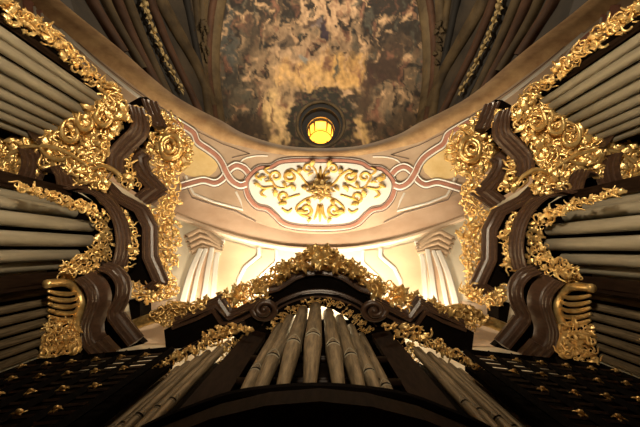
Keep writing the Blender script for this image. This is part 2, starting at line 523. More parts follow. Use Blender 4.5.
def offset_path(path, d):
    out = []
    for i, p in enumerate(path):
        a = Vector(path[max(i - 1, 0)]); b = Vector(path[min(i + 1, len(path) - 1)]); t = (b - a).normalized()
        out.append((p[0] - t.y * d, p[1] + t.x * d))
    return out
def strap():
    # two rose straps that interlace in a ring beside the medallion
    for path, off in (([(249, 174), (244, 168.5), (236, 166), (228.5, 171), (223, 179), (215, 183.5), (204, 181), (194, 183), (180, 187)], .035),
                      ([(246, 185), (240, 186.5), (232, 182), (226, 173), (222, 164), (216.5, 156.5), (208, 150), (198, 143), (194, 134), (184, 127), (172, 120)], .055)):
        mb = MB(); ribbon_mb(mb, path, .12, SOF, off); link_mesh('strapwork', mb, M['rose'], soffit)
        for dd in (-2.9, 2.9):
            mb = MB(); ribbon_mb(mb, offset_path(path, dd), .028, SOF, off + .012); link_mesh('strapwork_edge', mb, M['white'], soffit)
        for dd in (-4., 4.):
            mb = MB(); ribbon_mb(mb, offset_path(path, dd), .011, SOF, off - .01); link_mesh('outline', mb, M['line'], soffit)
    patch('yellow_field', [(219, 163), (214, 152), (204, 146), (192, 142), (180, 140), (174, 150), (176, 168), (186, 175), (197, 178), (208, 178), (216, 171)], SOF, M['yellow'], soffit, .012)
    mb = MB()
    ribbon_mb(mb, [(186, 176), (190, 187), (194, 194), (212, 201.5), (243, 210), (240, 200), (236, 192)], .05, SOF, .02, sm=False)
    ribbon_mb(mb, [(238, 166), (244, 159), (256, 156), (268, 156)], .03, SOF, .02)
    link_mesh('pale_strap', mb, M['pale'], soffit)
    mb = MB()
    ribbon_mb(mb, [(183, 177), (188, 190), (192, 198), (212, 205), (236, 212), (256, 222)], .014, SOF, .03, sm=False)
    ribbon_mb(mb, [(232, 158), (250, 154), (222, 144), (198, 132)], .010, SOF, .02, sm=False)
    ribbon_mb(mb, [(196, 135), (180, 121), (160, 107), (130, 86), (100, 62), (75, 40)], .018, SOF, .02)
    ribbon_mb(mb, [(188, 134), (160, 112), (140, 97), (118, 84)], .014, SOF, .02)
    ribbon_mb(mb, [(118, 84), (92, 60), (84, 54), (80, 50)], .014, SOF, .02)
    ribbon_mb(mb, [(80, 50), (86, 66), (100, 78), (118, 92)], .014, SOF, .02)
    link_mesh('outline', mb, M['line'], soffit)
    mb = MB()                               # red arc panel and pier bands at the far corner
    ribbon_mb(mb, [(48, 26), (58, 33), (68, 45), (76, 58), (84, 72)], .22, SOF, .03)
    link_mesh('rose_arc', mb, M['rose'], soffit)
    mb = MB()
    ribbon_mb(mb, [(50, 24), (61, 33), (72, 45), (80, 58), (88, 72)], .05, SOF, .05)
    ribbon_mb(mb, [(34, -6), (35, 8), (37, 22)], .06, SOF, .05); ribbon_mb(mb, [(42, -8), (42, 8), (43, 22)], .05, SOF, .05)
    link_mesh('pale_strap', mb, M['pale'], soffit)
    mb = MB()
    ribbon_mb(mb, [(38.5, -8), (38.8, 8), (40, 22)], .17, SOF, .035); ribbon_mb(mb, [(28, -8), (29, 8), (32, 20)], .25, SOF, .03)
    link_mesh('rose_pier', mb, M['rose'], soffit)
    mb = MB()                               # broad ochre step beneath the ring
    ribbon_mb(mb, [(60, 30), (100, 66), (140, 98), (180, 125)], .10, SOF, .03)
    link_mesh('pale_strap', mb, M['pale'], soffit)
mirrored(strap)

# gilded stucco scrolls in the medallion: one thing
gc, gn = hit(321, 194, SOF, .07)
stucco = empty('gilded_stucco_ornament', gc, 'gilded rosette with symmetrical leafy scrolls on the white ceiling medallion', 'stucco ornament')
def spiral_px(c, r, a0, turns, sg, n=22):
    return [(c[0] + r * (1 - .8 * i / n) * math.cos(a0 + sg * 2 * PI * turns * i / n), c[1] + r * .92 * (1 - .8 * i / n) * math.sin(a0 + sg * 2 * PI * turns * i / n)) for i in range(n + 1)]
def stroke(mb, path, r, k=3):
    pp = smooth_path(path, k); pts = []; rad = []; N = len(pp)
    for i, q in enumerate(pp):
        p, nn = hit(q[0], q[1], SOF, .065)
        if p is None: continue
        pts.append(p); rad.append(r * (.4 + .7 * math.sin(PI * (.1 + .85 * i / (N - 1)))))
    if len(pts) > 2: mb.tube(pts, rad, 6, .8, nn)
def med_scrolls():
    def one(paths, r):
        for q in paths:
            mb = MB(); stroke(mb, q, r * 1.05); link_mesh('scroll', mb, M['gilt_paint'], stucco)
    one([[(314, 190), (306, 184), (300, 176), (292, 171)] + spiral_px((291, 178), 7, -PI / 2, 1.2, -1)], .042)
    one([[(314, 198), (304, 202), (296, 210), (302, 217)] + spiral_px((306, 212), 6.5, PI / 2, 1.2, -1)], .042)
    one([[(300, 196), (290, 199), (281, 203)] + spiral_px((284, 198.5), 6, PI / 2, 1.2, 1)], .038)
    one([[(292, 186), (284, 190), (276, 188), (272, 182)] + spiral_px((276, 178), 6, PI, 1.2, 1), [(274, 188), (264, 190), (258, 186)]], .036)
    one([[(318, 180), (316, 172), (311, 166)] + spiral_px((308, 170), 5, -PI / 3, 1.1, -1)], .034)
    one([[(318, 206), (317, 214), (314, 221)], [(320, 184), (320, 168)], [(320, 206), (320, 223)]], .034)
    one([[(266, 190), (261, 195), (266, 199)] , [(262, 182), (256, 178), (259, 174)], [(270, 176), (265, 171), (270, 168)], [(282, 210), (288, 214), (292, 210)]], .034)
    rng = random.Random(5)
    for (x, y) in [(300, 172), (284, 186), (268, 184), (258, 188), (300, 214), (310, 222), (284, 206), (312, 166), (294, 190), (276, 196), (304, 190), (288, 176), (262, 180), (308, 204), (312, 176)]:
        p, nn = hit(x, y, SOF, .05); e1 = nn.cross(Vector((0, 1, .2))).normalized(); e2 = nn.cross(e1)
        mb = MB(); leaf(mb, p, e1, e2, nn, .2, rng); link_mesh('leaf', mb, M['gilt_paint'], stucco)
mirrored(med_scrolls)
mb = MB(); rng = random.Random(3)
e1 = gn.cross(Vector((0, 1, .2))).normalized(); e2 = gn.cross(e1)
for ringi, (R, k, L) in enumerate(((.22, 9, .26), (.12, 7, .26), (.04, 5, .18))):
    for i in range(k):
        q = 2 * PI * i / k + ringi * .4
        leaf(mb, gc + (e1 * math.cos(q) + e2 * math.sin(q)) * R + gn * (.03 + .05 * ringi), e1, e2, gn, L, rng, q)
mb.sphere(gc + gn * .17, .05)
link_mesh('rosette', mb, M['gold_dark'], stucco)

# ------------------------------------------------------------------ painted wall above the organ
CV = [B_cove]
def wallpaint():
    patch('yellow_panel', [(224, 241), (240, 245), (255, 249.5), (255, 256), (243, 267), (236, 280), (236, 300), (215, 300), (216, 275), (217, 258)], CV, M['pale_yellow'], cove, .02)
    patch('peach_band', [(262, 249.5), (274, 251), (274, 262), (258, 276), (247, 290), (240, 305), (232, 305), (238, 284), (246, 270), (262, 258)], CV, M['peach'], cove, .025)
    mb = MB()
    ribbon_mb(mb, [(223, 241), (217, 258), (215, 276), (213, 300)], .09, CV, .04, sm=True)
    ribbon_mb(mb, [(258.5, 249), (258.5, 257), (244.5, 268.5), (238.5, 281), (237, 300)], .07, CV, .04, sm=False)
    ribbon_mb(mb, [(276, 251), (276, 263), (262, 276), (250, 292)], .05, CV, .04, sm=False)
    link_mesh('white_frame', mb, M['white'], cove)
    # pilaster with angled capital
    patch('pilaster_shaft', [(199, 254), (213, 250), (212, 270), (206, 300), (200, 330), (170, 335), (180, 300), (190, 270)], CV, M['pinkplaster'], cove, .05)
    mb = MB()
    ribbon_mb(mb, [(201, 252), (192, 272), (184, 300), (178, 330)], .10, CV, .09)
    ribbon_mb(mb, [(206, 252), (199, 272), (193, 300), (187, 330)], .07, CV, .09)
    ribbon_mb(mb, [(212, 251), (208, 272), (204, 300), (198, 330)], .09, CV, .09)
    link_mesh('pilaster_fillet', mb, M['white'], cove)
    mb = MB()
    for i, (dy, w) in enumerate(((0, .13), (5, .12), (10, .11), (15, .10))):
        ribbon_mb(mb, [(186 + dy * .3, 240 + dy * .9), (199 + dy * .25, 233 + dy), (208 + dy * .3, 236 + dy), (221 + dy * .1, 246.5 + dy * .45)], w, CV, .10 - .015 * i, sm=False, raise_=.02)
    link_mesh('pilaster_capital', mb, M['tan'], cove)
    mb = MB()
    ribbon_mb(mb, [(322, 250.5), (290, 249), (260, 244), (230, 236.5), (200, 226), (176, 216.5)], .10, CV, .05)
    link_mesh('cornice_fillet', mb, M['peach'], cove)
    mb = MB()
    ribbon_mb(mb, [(322, 247), (290, 245), (257, 239), (228, 231), (200, 222), (176, 212)], .016, [B_flat], .015)
    link_mesh('outline', mb, M['tan'], flat_band)
    # stone courses and jamb low beside the organ
    patch('stone_jamb', [(137, 306), (178, 300), (172, 345), (140, 345)], CV, M['peach'], cove, .03)
    mb = MB()
    for y in (306, 314, 322): ribbon_mb(mb, [(196, y), (212, y - 1)], .05, CV, .06, sm=False)
    link_mesh('stone_course', mb, M['yellow'], cove)
mirrored(wallpaint)

# ------------------------------------------------------------------ fresco and ribs in the dome
def fres_col(x, y):
    w = Vector((x * .045, y * .045, 1.7))
    wx = noise.noise(w) * 9 + noise.noise(w * 2.7) * 6 + noise.noise(w * 6.) * 2.5
    wy = noise.noise(w + Vector((9, 4, 2))) * 9 + noise.noise(w * 2.7 + Vector((3, 8, 1))) * 6 + noise.noise(w * 6. + Vector((5, 1, 7))) * 2.5
    X, Y = x + wx, y + wy
    c = Vector(lin(74, 57, 38))
    def blend(col, f):
        nonlocal c
        f = max(0., min(1., f)); c = c.lerp(Vector(lin(*col)), f)
    g0 = noise.fractal(Vector((x * .10, y * .06, 2.)), 1., 2., 5)
    g1 = noise.fractal(Vector((x * .10 + 50, y * .06, 6.)), 1., 2., 5)
    def blob(bx, by, rx, ry, col, s=1., k=.55):
        d = math.sqrt(((X - bx) / rx) ** 2 + ((Y - by) / ry) ** 2) + k * g0
        t = max(0., min(1., (1.15 - d) / .5)); blend(col, s * t * t * (3 - 2 * t))
    blob(400, 15, 52, 44, (34, 25, 17), .9); blob(245, 5, 42, 26, (38, 29, 19), .85)
    blob(232, 85, 24, 60, (84, 74, 58), .8); blob(410, 90, 34, 46, (104, 84, 60), .75)
    blob(226, 62, 8, 66, (66, 68, 64), .8, .3); blob(430, 76, 8, 50, (76, 70, 60), .7, .3)
    blob(318, 45, 52, 46, (142, 112, 80), .85); blob(326, 10, 30, 17, (186, 148, 108), .9)
    blob(298, 56, 28, 24, (172, 138, 102), .85); blob(282, 85, 18, 30, (186, 150, 104), .8)
    blob(322, 76, 50, 17, (214, 166, 92), .95, .4); blob(346, 66, 22, 16, (204, 154, 74), .8, .4)
    blob(276, 118, 15, 34, (218, 178, 112), .95, .4); blob(362, 130, 10, 20, (206, 164, 92), .9, .4)
    blob(262, 66, 16, 30, (150, 120, 86), .7); blob(388, 96, 14, 26, (140, 112, 80), .7); blob(404, 60, 12, 26, (112, 86, 58), .7)
    # crowds of figures: drapery, flesh and deep folds
    q = noise.fractal(Vector((X * .12, Y * .062, 5.)), 1., 2., 5)
    edge_k = 0.25 if (268 < x < 372 and 56 < y < 150) else 1.
    if q > .08: blend((34, 25, 17), (q - .08) * 4. * edge_k)
    q2 = noise.fractal(Vector((X * .14 + 40, Y * .075, 9.)), 1., 2., 5)
    if q2 > .16: blend((190, 150, 106), (q2 - .16) * 1.9)
    q3 = noise.fractal(Vector((X * .12 + 11, Y * .05 + 30, 3.)), 1., 2., 4)
    if q3 > .22: blend((120, 76, 54), (q3 - .22) * 2.)
    if q3 < -.25: blend((74, 72, 60), (-.25 - q3) * 1.6)
    blob(325, 31, 4.5, 12, (46, 32, 48), .95, .3); blob(313, 22, 13, 4, (66, 46, 36), .9, .3); blob(318, 24, 4, 5, (110, 96, 96), .7, .2)
    blob(384, 70, 20, 14, (56, 37, 25), .95); blob(370, 80, 14, 9, (64, 39, 30), .9); blob(366, 92, 9, 14, (74, 52, 34), .7)
    blob(305, 58, 4, 5, (136, 138, 130), .8, .2); blob(288, 44, 9, 7, (62, 50, 40), .8)
    blob(226, 92, 10, 20, (44, 38, 28), .8); blob(248, 128, 22, 13, (52, 40, 28), .85); blob(402, 124, 24, 13, (62, 48, 32), .7)
    blob(252, 34, 12, 20, (70, 56, 40), .6); blob(400, 44, 16, 12, (50, 37, 26), .7)
    # dark wreath around the lantern
    ang = math.atan2(y - 124, x - 322); rr = math.hypot((x - 322) / .92, y - 124)
    edge = 38 + 5.5 * noise.noise(Vector((math.cos(ang) * 4.2, math.sin(ang) * 4.2, 2.))) + 4 * noise.noise(Vector((x * .3, y * .3, 0)))
    if rr < edge:
        g = noise.fractal(Vector((x * .16, y * .16, 4)), 1., 2., 4)
        cc = (40, 36, 22) if g < .12 else ((74, 48, 34) if g < .3 else (88, 74, 46))
        blend(cc, min(1, (edge - rr) / 2.2))
    f = noise.fractal(Vector((x * .30, y * .20, 7.)), 1., 2., 3)
    c = c * max(.3, 1 + .38 * f)
    l = c.dot(Vector((.3, .55, .15)))
    return (c * .82 + Vector((l, l * .92, l * .78)) * .18) * .86

step = 1.25; xs = []; x = 208.
while x <= 436: xs.append(x); x += step
ys = []; y = -30.
while y <= 158: ys.append(y); y += step
mb = MB(); cols = []; idx = {}
for j, y in enumerate(ys):
    for i, x in enumerate(xs):
        bow = 6 * ((y - 65) / 65) ** 2
        if x < 215 + bow or x > 431 + bow * .6 - max(0, (60 - y) * .06): continue
        p, nn = hit(x, y, [B_dome], .06)
        if p is None or p.z > DOMETOP - .15: continue
        idx[(i, j)] = len(mb.v); mb.v.append(tuple(p)); cols.append(fres_col(x, y))
for j in range(len(ys) - 1):
    for i in range(len(xs) - 1):
        ks = [(i, j), (i + 1, j), (i + 1, j + 1), (i, j + 1)]
        if all(k in idx for k in ks): mb.f.append(tuple(idx[k] for k in ks))
fm = bpy.data.materials.new('fresco_paint'); fm.use_nodes = True
nt = fm.node_tree; bs = nt.nodes['Principled BSDF']; bs.inputs['Roughness'].default_value = .8
at = nt.nodes.new('ShaderNodeAttribute'); at.attribute_name = 'paint'
ns_ = nt.nodes.new('ShaderNodeTexNoise'); ns_.inputs['Scale'].default_value = 2.2; ns_.inputs['Detail'].default_value = 8
geo = nt.nodes.new('ShaderNodeNewGeometry'); nt.links.new(geo.outputs['Position'], ns_.inputs['Vector'])
rp = nt.nodes.new('ShaderNodeValToRGB'); rp.color_ramp.elements[0].position = .3; rp.color_ramp.elements[0].color = (.55, .5, .45, 1); rp.color_ramp.elements[1].position = .68; rp.color_ramp.elements[1].color = (1.2, 1.15, 1.05, 1)
mx = nt.nodes.new('ShaderNodeMix'); mx.data_type = 'RGBA'; mx.blend_type = 'MULTIPLY'; mx.inputs['Factor'].default_value = .3
nt.links.new(ns_.outputs['Fac'], rp.inputs['Fac']); nt.links.new(at.outputs['Color'], mx.inputs['A']); nt.links.new(rp.outputs['Color'], mx.inputs['B'])
nt.links.new(mx.outputs['Result'], bs.inputs['Base Color'])
me = bpy.data.meshes.new('fresco'); me.from_pydata(mb.v, [], mb.f)
ca = me.color_attributes.new('paint', 'FLOAT_COLOR', 'POINT')
for i, c in enumerate(cols): ca.data[i].color = (c.x, c.y, c.z, 1)
for p in me.polygons: p.use_smooth = True
me.materials.append(fm)
fresco = bpy.data.objects.new('fresco', me); C.objects.link(fresco); fresco.parent = dome
fresco['label'] = 'dark painted fresco of clouds and figures around a glowing centre'

DM = [B_dome]
def domeribs():
    def rib(path, w, m, off, name='rib', r=.14):
        w *= 2.3
        a_, b_ = path[-2], path[-1]; l_ = math.hypot(b_[0] - a_[0], b_[1] - a_[1])
        path = path + [(b_[0] + (b_[0] - a_[0]) / l_ * k_, b_[1] + (b_[1] - a_[1]) / l_ * k_) for k_ in (6, 12, 18)]
        mb = MB(); ribbon_mb(mb, path, w, DM, off, raise_=r); return link_mesh(name, mb, m, dome)
    rib([(228, -30), (219, 0), (214, 40), (214, 75), (219, 120), (226, 150)], .42, M['rib'], .15)
    rib([(222, -30), (213, 0), (208, 40), (208, 75), (213, 112), (220, 150)], .22, M['rib_red'], .1)
    rib([(205, -30), (203, 0), (202, 40), (204, 80), (209, 120)], .3, M['rib'], .1)
    rib([(152, -20), (161, 2), (178, 34), (194, 62), (206, 90)], .42, M['rib'], .12)
    rib([(180, -20), (186, 0), (192, 30), (198, 60)], .22, M['rib_dark'], .06)
    rib([(192, -20), (196, 10), (198, 40)], .2, M['rib'], .06)
    rib([(142, -20), (150, 2), (166, 44), (188, 90), (197, 110)], .26, M['rib_red'], .1)
    rib([(130, -20), (138, 2), (155, 46), (176, 90), (186, 110)], .62, M['rib_dark'], .06, 'coffer_band', 0)
    rib([(118, -20), (127, 2), (144, 46), (164, 90)], .3, M['rib'], .1)
    rib([(108, -20), (116, 2), (132, 40), (148, 72)], .3, M['rib_red'], .1)
    rib([(98, -20), (104, 2), (118, 30), (132, 54)], .25, M['rib'], .1)
    rib([(82, -20), (90, 2), (102, 22), (112, 38)], .3, M['rib_red'], .1)
    for i in range(7):                      # gilded rosettes along the coffered rib
        t = i / 6; x = 138.5 + 36.5 * t - 3 * math.sin(PI * t); y = 4.5 + 84 * t
        p, nn = hit(x, y, DM, .16)
        if p is None: continue
        e1 = nn.cross(Vector((0, 0, 1))).normalized(); e2 = nn.cross(e1)
        mb = MB(); rng = random.Random(i)
        for k in range(6):
            q = PI * k / 3
            leaf(mb, p + (e1 * math.cos(q) * 1.5 + e2 * math.sin(q) * .7) * .2, e1, e2, nn, .32, rng, q)
        mb.sphere(p + nn * .15, .15)
        link_mesh('rosette', mb, M['rib_gold'], dome)
    rng = random.Random(77)
    for (x, y) in [(200, 22), (197, 28), (203, 30), (201, 38), (198, 46), (204, 52), (202, 60)]:
        p, nn = hit(x, y, DM, .15); e1 = nn.cross(Vector((0, 0, 1))).normalized(); e2 = nn.cross(e1)
        mb = MB(); leaf(mb, p, e1, e2, nn, .6, rng); link_mesh('leaf_drop', mb, M['rib'], dome)
mirrored(domeribs)

# lantern over the crown
ax = Vector((0, DC, DOMETOP))
lan = empty('dome_lantern', ax, 'glowing yellow lantern opening in the dark wreath of painted dome', 'lantern')
mb = MB(); nn_ = 48
def tubewall(mb, r0, z0, r1, z1):
    o = len(mb.v)
    for (r, z) in ((r0, z0), (r1, z1)):
        for i in range(nn_):
            q = 2 * PI * i / nn_; mb.v.append((ax.x + r * math.sin(q), ax.y + r * math.cos(q), ax.z + z))
    for i in range(nn_): mb.f.append((o + i, o + (i + 1) % nn_, o + nn_ + (i + 1) % nn_, o + nn_ + i))
tubewall(mb, LR + .05, -.05, LR + .05, .35); tubewall(mb, LR + .05, .35, LR * .86, .42); tubewall(mb, LR * .86, .42, LR * .86, 1.3); tubewall(mb, LR * .86, 1.3, LR * .62, 1.4)
link_mesh('drum', mb, M['rib_dark'], lan)
mb = MB(); tubewall(mb, LR * .62, 1.4, LR * .62, 5.2); tubewall(mb, LR * .62, 5.2, .05, 6.3)
link_mesh('inner_wall', mb, M['lantern'], lan)
mb = MB()
for R, z, r in ((LR + .02, -.1, .13), (LR * .88, .5, .09)):
    mb.tube([Vector((ax.x + R * math.sin(2 * PI * i / 48), ax.y + R * math.cos(2 * PI * i / 48), ax.z + z)) for i in range(49)], r, 8, cap=False)
link_mesh('ring_molding', mb, M['rib'], lan)
for k in range(4):                          # lit arched windows between dark piers
    q0 = PI + (k - 1.5) * .95 * 1. if False else k * PI / 2 + PI
    mb = MB(); R = LR * .60; outl = []
    for i in range(9):
        a = PI * i / 8; outl.append((.42 * math.cos(a), 3.9 + .5 * math.sin(a)))
    outl += [(-.42, 2.2), (.42, 2.2)]
    vs = [(ax.x + R * math.sin(q0 + u), ax.y + R * math.cos(q0 + u), ax.z + z) for u, z in outl]
    mb.add(vs, [tuple(range(len(vs)))])
    w = link_mesh('window', mb, M['glow'], lan, False)
    mb = MB()
    for u in (-.52, .52):
        mb.tube([Vector((ax.x + R * .97 * math.sin(q0 + u), ax.y + R * .97 * math.cos(q0 + u), ax.z + z)) for z in (1.5, 3.0, 4.4)], .07, 6)
    link_mesh('pier', mb, M['rib'], lan)
for z in (1.75, 2.05, 4.9):
    mb = MB()
    mb.tube([Vector((ax.x + LR * .6 * math.sin(2 * PI * i / 40), ax.y + LR * .6 * math.cos(2 * PI * i / 40), ax.z + z)) for i in range(41)], .06, 6, cap=False)
    link_mesh('band', mb, M['rib'], lan)

# ------------------------------------------------------------------ pipes
ORD = ['first', 'second', 'third', 'fourth', 'fifth', 'sixth', 'seventh', 'eighth', 'ninth', 'tenth', 'eleventh']
def plain_pipe(px, py, Z, r, zbot, label, group, m):
    b = P(px, py, Z); base = Vector((b.x, b.y, zbot + EYE)); H = Z - zbot
    r *= .74; root = empty('organ_pipe', base, label, 'organ pipe', group)
    mb = MB(); t = r * .09
    mb.lathe(base, [(r, .02 + .55), (r, H - .012), (r * .985, H), (r - t, H), (r - t, H - .3)], 20)
    link_mesh('body', mb, m, root, True, 40)
    mb = MB(); mb.lathe(base, [(r * .3, 0), (r * .99, .57)], 20); link_mesh('foot', mb, m, root, True, 40)
    return root

# ------------------------------------------------------------------ side case
def side_case():
    left = SIDE > 0
    S = 'left' if left else 'right'
    sd = 0 if left else 500
    case = empty('organ_case', Vector((-3.6 * SIDE, 0, 0)), 'tall dark %s organ case with gilded carving and stepped cornices' % S, 'organ case')
    W, WB, G, BK = M['wood'], M['wood_brown'], M['gold'], M['black_wood']
    # --- pipes
    up = [(98, 98.5, .072), (91.5, 103.5, .088), (81, 110, .10), (70.5, 116, .098), (61.5, 122.5, .085), (53.5, 128.5, .078), (46.5, 134, .07), (37, 138, .065)]
    for i, (x, y, r) in enumerate(up):
        plain_pipe(x, y, 4.25, r, .3, 'plain tin pipe, %s from the gilded outer post in upper %s row' % (ORD[i], S), 'pipes of the upper %s row' % S, M['tin'])
    mid = [(16, 188, 3.8, .075), (34, 195.5, 3.85, .082), (53, 203.5, 3.95, .088), (73, 213, 4.05, .092), (90, 226.5, 4.12, .098), (90, 241, 4.12, .10), (75, 254.5, 4.0, .09), (57, 264.5, 3.9, .08), (43, 271, 3.8, .062)]
    for i, (x, y, z, r) in enumerate(mid):
        plain_pipe(x, y, z, r, .3, 'plain tin pipe, %s from the top in bowed middle %s tower' % (ORD[i], S), 'pipes of the middle %s tower' % S, M['tin'])
    low = [(49, 290.5, .062), (49, 301, .062), (47, 311.5, .062), (44, 322, .062), (42, 332.5, .06), (38, 342.5, .06), (35, 353, .058), (33, 364, .055), (27, 373, .05)]
    for i, (x, y, r) in enumerate(low):
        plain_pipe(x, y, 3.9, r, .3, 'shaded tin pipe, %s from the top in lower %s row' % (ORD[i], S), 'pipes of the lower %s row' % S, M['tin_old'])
    # --- dark case walls behind the pipes, down to the floor
    def backwall(px, Z, off, zt):
        pts = [P(x, y, Z) for x, y in px]
        out = []
        for p in pts:
            h = Vector((p.x, p.y, 0)); out.append(p + h.normalized() * off)
        out2 = [p + Vector((p.x, p.y, 0)).normalized() * .06 for p in out]
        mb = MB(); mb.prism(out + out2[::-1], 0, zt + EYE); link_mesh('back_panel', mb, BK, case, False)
    backwall([(112, 92), (98, 97), (80, 110), (60, 122), (45, 134), (30, 142), (10, 150)], 4.25, .16, 4.6)
    backwall([(12, 180), (34, 195), (60, 207), (88, 226), (88, 243), (70, 258), (40, 276)], 4.0, .17, 4.35)
    backwall([(48, 284), (48, 310), (42, 335), (34, 358), (26, 380)], 3.9, .13, 4.0)
    # --- toe boards under the pipes
    for px, Z in (([(108, 92), (80, 108), (55, 126), (30, 140), (10, 128), (50, 100), (85, 80)], 4.25), ([(12, 178), (60, 203), (98, 222), (98, 246), (60, 268), (36, 278), (-5, 270), (-20, 190)], 4.0), ([(56, 284), (54, 312), (48, 340), (36, 376), (10, 380), (20, 330), (28, 284)], 3.9)):
        mb = MB(); mb.prism([P(x, y, Z) for x, y in px], .3 - .12 + EYE, .3 + EYE); link_mesh('toe_board', mb, M['panel'], case, False)
    # --- upright posts
    def post(x, y, Z, wpx, m, lab=None, dep=.10, zb=-EYE):
        p = P(x, y, Z); h = Vector((p.x, p.y, 0)).normalized(); t = Vector((-h.y, h.x, 0)); w = wpx * Z / F_PX / 2
        mb = MB(); mb.prism([p - t * w, p + t * w, p + t * w + h * dep, p - t * w + h * dep], zb + EYE, Z + EYE)
        mb.prism([p - t * w * .45 - h * .018, p + t * w * .45 - h * .018, p + t * w * .45 + h * .01, p - t * w * .45 + h * .01], zb + EYE, Z + EYE - .02)
        link_mesh('post', mb, m, case, False)
    PN = M['panel']
    post(110, 95, 4.5, 9, PN); post(72, 194, 4.15, 12, PN); post(76, 276.5, 3.95, 13, PN); post(84, 357, 3.75, 11, PN); post(40, 140, 4.4, 10, PN)
    # --- horizontal soffit boards that carry the cornices
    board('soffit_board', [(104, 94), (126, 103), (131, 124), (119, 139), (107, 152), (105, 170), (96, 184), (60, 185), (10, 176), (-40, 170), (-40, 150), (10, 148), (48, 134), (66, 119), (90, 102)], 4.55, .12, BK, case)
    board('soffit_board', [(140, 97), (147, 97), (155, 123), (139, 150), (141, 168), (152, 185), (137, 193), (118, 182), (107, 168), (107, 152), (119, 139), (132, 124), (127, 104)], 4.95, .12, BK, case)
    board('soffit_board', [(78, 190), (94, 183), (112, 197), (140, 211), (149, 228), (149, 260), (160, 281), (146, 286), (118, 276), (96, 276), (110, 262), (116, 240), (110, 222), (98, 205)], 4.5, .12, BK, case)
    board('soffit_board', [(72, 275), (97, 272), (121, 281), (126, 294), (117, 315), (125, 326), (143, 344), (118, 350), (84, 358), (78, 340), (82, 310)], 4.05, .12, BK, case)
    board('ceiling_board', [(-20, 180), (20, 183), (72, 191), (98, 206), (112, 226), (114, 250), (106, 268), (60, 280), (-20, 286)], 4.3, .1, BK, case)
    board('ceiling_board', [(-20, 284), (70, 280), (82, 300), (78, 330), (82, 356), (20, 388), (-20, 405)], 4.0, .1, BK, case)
    # --- cornices and mouldings
    molding('cornice', [(127, 104), (131, 116), (130, 127), (119, 138), (109, 149), (106, 158), (106, 170)], 4.3, FACIA, WB, case, scale=.8)
    molding('cornice', [(141, 99), (146, 112), (152, 126)], 4.75, CROWN, WB, case, sm=False, scale=.85)
    molding('cornice', [(136, 145), (127, 152), (129, 165), (135, 176), (145, 187), (134, 195)], 4.7, CROWN, WB, case, sm=False, scale=.95)
    molding('cornice', [(90, 180), (98, 188), (108, 198), (134, 212), (142, 228), (142, 258), (152, 281), (144, 286)], 4.35, CROWN, WB, case, sm=False, scale=.7)
    molding('cornice', [(74, 191), (90, 194), (102, 204), (111, 218), (115, 234), (115, 250), (111, 266)], 4.05, FACIA, WB, case, scale=.58)
    molding('cornice', [(97, 270), (108, 275), (115, 285), (114, 298), (107, 312), (108, 322)], 3.72, CROWN, WB, case, scale=.55)
    molding('cornice', [(108, 321), (116, 332), (128, 347)], 3.72, CROWN, WB, case, sm=False, scale=.62)
    molding('cornice', [(74, 280), (84, 290), (87, 302), (83, 315), (79, 328), (80, 342), (84, 349)], 3.62, SCURVE, WB, case, scale=.85)
    molding('cornice', [(84, 349), (90, 356), (98, 364)], 3.62, FACIA, WB, case, sm=False, scale=.8)
    molding('cornice', [(14, 131), (24, 124), (36, 141)], 4.0, FACIA, WB, case, sm=False, scale=.7)
    molding('cornice', [(17, 148), (21, 158), (20, 168), (16, 177)], 3.98, FACIA, WB, case, scale=.75)
    molding('cornice', [(42, 171), (50, 168), (55, 176), (57, 186), (68, 190), (78, 188)], 3.98, FACIA, WB, case, sm=False, scale=.65)
    # dark volute eye
    mb = MB(); c = P(97, 269, 4.0)
    pts = []; rad = []
    for i in range(30):
        t = i / 29; q = t * 2 * PI * 1.6 + .4; r = .17 * (1 - .75 * t)
        pts.append(c + Vector((r * math.cos(q) * SIDE, r * .75 * math.sin(q), .06 - .1 * t))); rad.append(.045 * (1 - .4 * t))
    mb.tube(pts, rad, 8); mb.sphere(c + Vector((0, 0, -.02)), .05)
    link_mesh('volute', mb, W, case)
    # --- gilded carving
    carving([(-8, -3), (10, 2), (24, 10), (45, 24), (62, 40), (80, 56), (100, 76), (116, 88), (122, 97), (110, 94), (92, 84), (72, 66), (50, 46), (30, 34), (-8, 8)], zvert(114, 92, 4.45), sd + 1, case, size=4.0, d=4.2, tilt=.3)
    carving([(46, 138), (54, 128), (64, 121), (76, 113), (92, 105), (100, 98), (112, 92), (126, 104), (127, 117), (117, 131), (106, 146), (102, 160), (88, 160), (76, 150), (62, 146)], 4.28, sd + 2, case, size=5.2, d=4.2)
    carving([(-6, 144), (16, 138), (46, 142), (66, 148), (96, 160), (104, 172), (94, 182), (72, 178), (56, 168), (40, 172), (30, 180), (10, 178), (-6, 172)], 4.22, sd + 3, case, size=5.0, d=4.2)
    carving([(134, 106), (144, 110), (148, 124), (138, 138), (132, 152), (130, 172), (140, 186), (128, 188), (116, 176), (110, 166), (112, 152), (122, 140), (134, 127)], 4.62, sd + 4, case, size=4.2, d=4.2)
    carving([(150, 106), (164, 113), (178, 126), (190, 140), (191, 158), (182, 170), (166, 172), (154, 164), (144, 152), (146, 140), (157, 126)], 5.05, sd + 5, case, size=4.8, d=4.2)
    carving([(154, 168), (172, 172), (177, 186), (178, 202), (170, 212), (160, 208), (154, 194)], 5.0, sd + 6, case, size=4.4, d=4.3)
    carving([(14, 183), (42, 190), (70, 199), (92, 205), (104, 216), (110, 232), (111, 250), (106, 264), (94, 272), (64, 273), (58, 266), (76, 257), (90, 248), (97, 236), (97, 224), (86, 214), (66, 205), (42, 196), (18, 189)], zvert(104, 235, 4.12), sd + 7, case, name='pipe_shade', size=3.3, d=3.2, tilt=.3)
